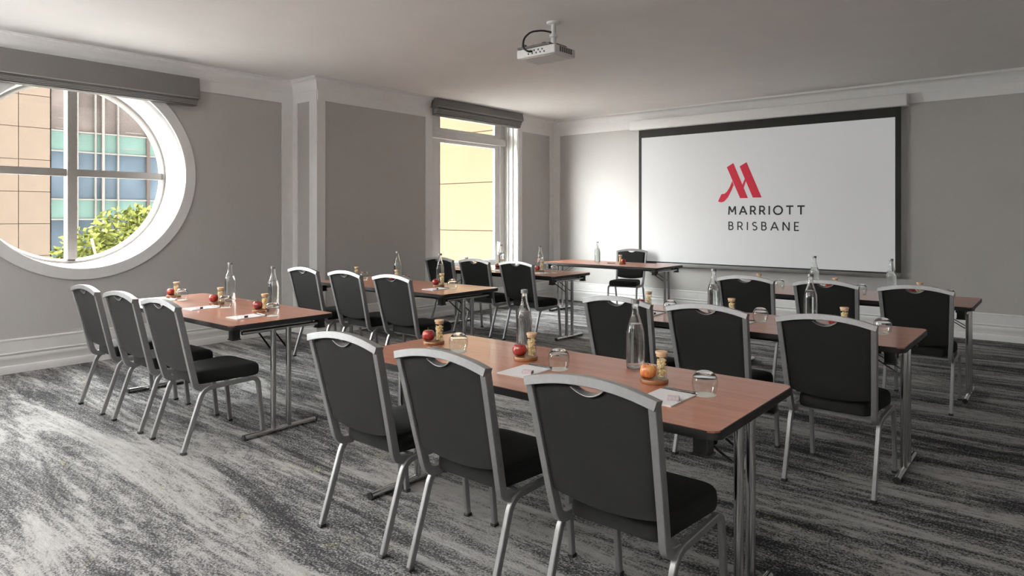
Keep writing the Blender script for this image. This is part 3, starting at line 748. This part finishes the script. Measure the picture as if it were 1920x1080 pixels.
SX = {'T1': (-2.405, -1.790, -1.125), 'T2': (-2.195, -1.580, -.890), 'T3': (-2.125, -1.445, -.805), 'T4': (-5.52, -4.83, -4.19), 'T5': (-5.75, -5.10, -4.44), 'T6': (-6.0, -5.38, -4.75)}
SH = ('window end seat', 'middle seat', 'seat away from windows')
R = random.Random(11)
for nm, cx, ny, rz, xs, cy_, ph_ in TB:
    for k, x in enumerate(BX[nm]):
        place('bottle', 'clear glass water bottle nearer ' + ('window end' if k == 0 else 'end away from windows') + ' of ' + ph_, 'bottle', 'water bottles', x, ny + .625, rz=R.uniform(0, 6))
    for k, x in enumerate(SX[nm]):
        w = ', ' + SH[k] + ', ' + ph_; j = lambda a: R.uniform(-a, a); y = ny
        bxp, byp = x - .150 + j(.006), y + .455 + j(.01)
        place('board', 'small round wooden board' + w, 'board', 'wooden boards', bxp, byp, rz=R.uniform(0, 6))
        blush = (nm == 'T1' and k == 2)
        ap = place('apple', ('yellow-red blush apple' if blush else 'red apple') + w, 'apple', 'apples', bxp - .024 + j(.003), byp - .012 + j(.004), TZ + .0172, R.uniform(0, 6))
        if blush: 
            sk = [c for c in ap.children if c.name.startswith('skin')][0]; sk.data = sk.data.copy(); sk.data.materials[0] = M['appley']
        place('jar', 'lidded jar of nuts' + w, 'jar', 'nut jars', bxp + .025, byp + .016 + j(.004), TZ + .0172)
        gx, gy = x + .088 + j(.006), y + .405 + j(.01)
        place('coaster', 'white paper coaster under glass' + w, 'coaster', 'paper coasters', gx, gy)
        place('tumbler', 'upturned drinking glass' + w, 'glass', 'upturned glasses', gx, gy, TZ + .0013)
        px, py, pa = x + .000 + j(.008), y + .265 + j(.006), j(.05)
        place('pad', 'white notepad' + w, 'notepad', 'notepads', px, py, rz=pa)
        place('pen', 'black pen above notepad' + w, 'pen', 'pens', px + .0, py + .112, rz=j(.06))
        place('box', 'small mint box on notepad' + w, 'box', 'mint boxes', px + .042 + j(.006), py - .035 + j(.012), TZ + .0052, j(.25) + .25)
place('bottle', 'clear glass water bottle on the presenter table', 'bottle', 'water bottles', -5.255, 8.30)
place('board', 'small round wooden board on the presenter table', 'board', 'wooden boards', -4.81, 8.23)
place('apple', 'red apple on the presenter table', 'apple', 'apples', -4.775, 8.215, TZ + .0172)
place('jar', 'lidded jar of nuts on the presenter table', 'jar', 'nut jars', -4.838, 8.238, TZ + .0172)
place('pen', 'black pen on the presenter table', 'pen', 'pens', -4.98, 8.23, rz=.1)

# ------------------------------------------------------------------ fill lamps, added out of view, over the rear part of the room
def fill_pendant():
    t = thing('drum_lamp')
    obj('shade', lathe(bmesh.new(), [(0, 0), (.33, 0), (.35, .02), (.35, .16), (.33, .18), (.325, .17), (.325, .155), (0, .155)], 32), M['lamp'], t, 40)
    obj('uplight_lens', lathe(bmesh.new(), [(0, .158), (.32, .158), (.32, .164), (0, .164)], 32), M['uplamp'], t, 40)
    obj('rod', sweep(bmesh.new(), [(0, 0, .16), (0, 0, .885)], circ(.010, 8)), M['alu'], t, 40)
    obj('ceiling_cup', lathe(bmesh.new(), [(0, .87), (.06, .87), (.065, .885), (.065, .90), (0, .90)], 20), M['alu'], t, 40)
    return t
d0 = fill_pendant(); ud = [False]
for (x, y), w in FILL_LAMPS:
    put(d0, ud, 'opal drum lamp over the ' + w, 'lamp', 'drum lamps', (x, y, H - .90), 0)
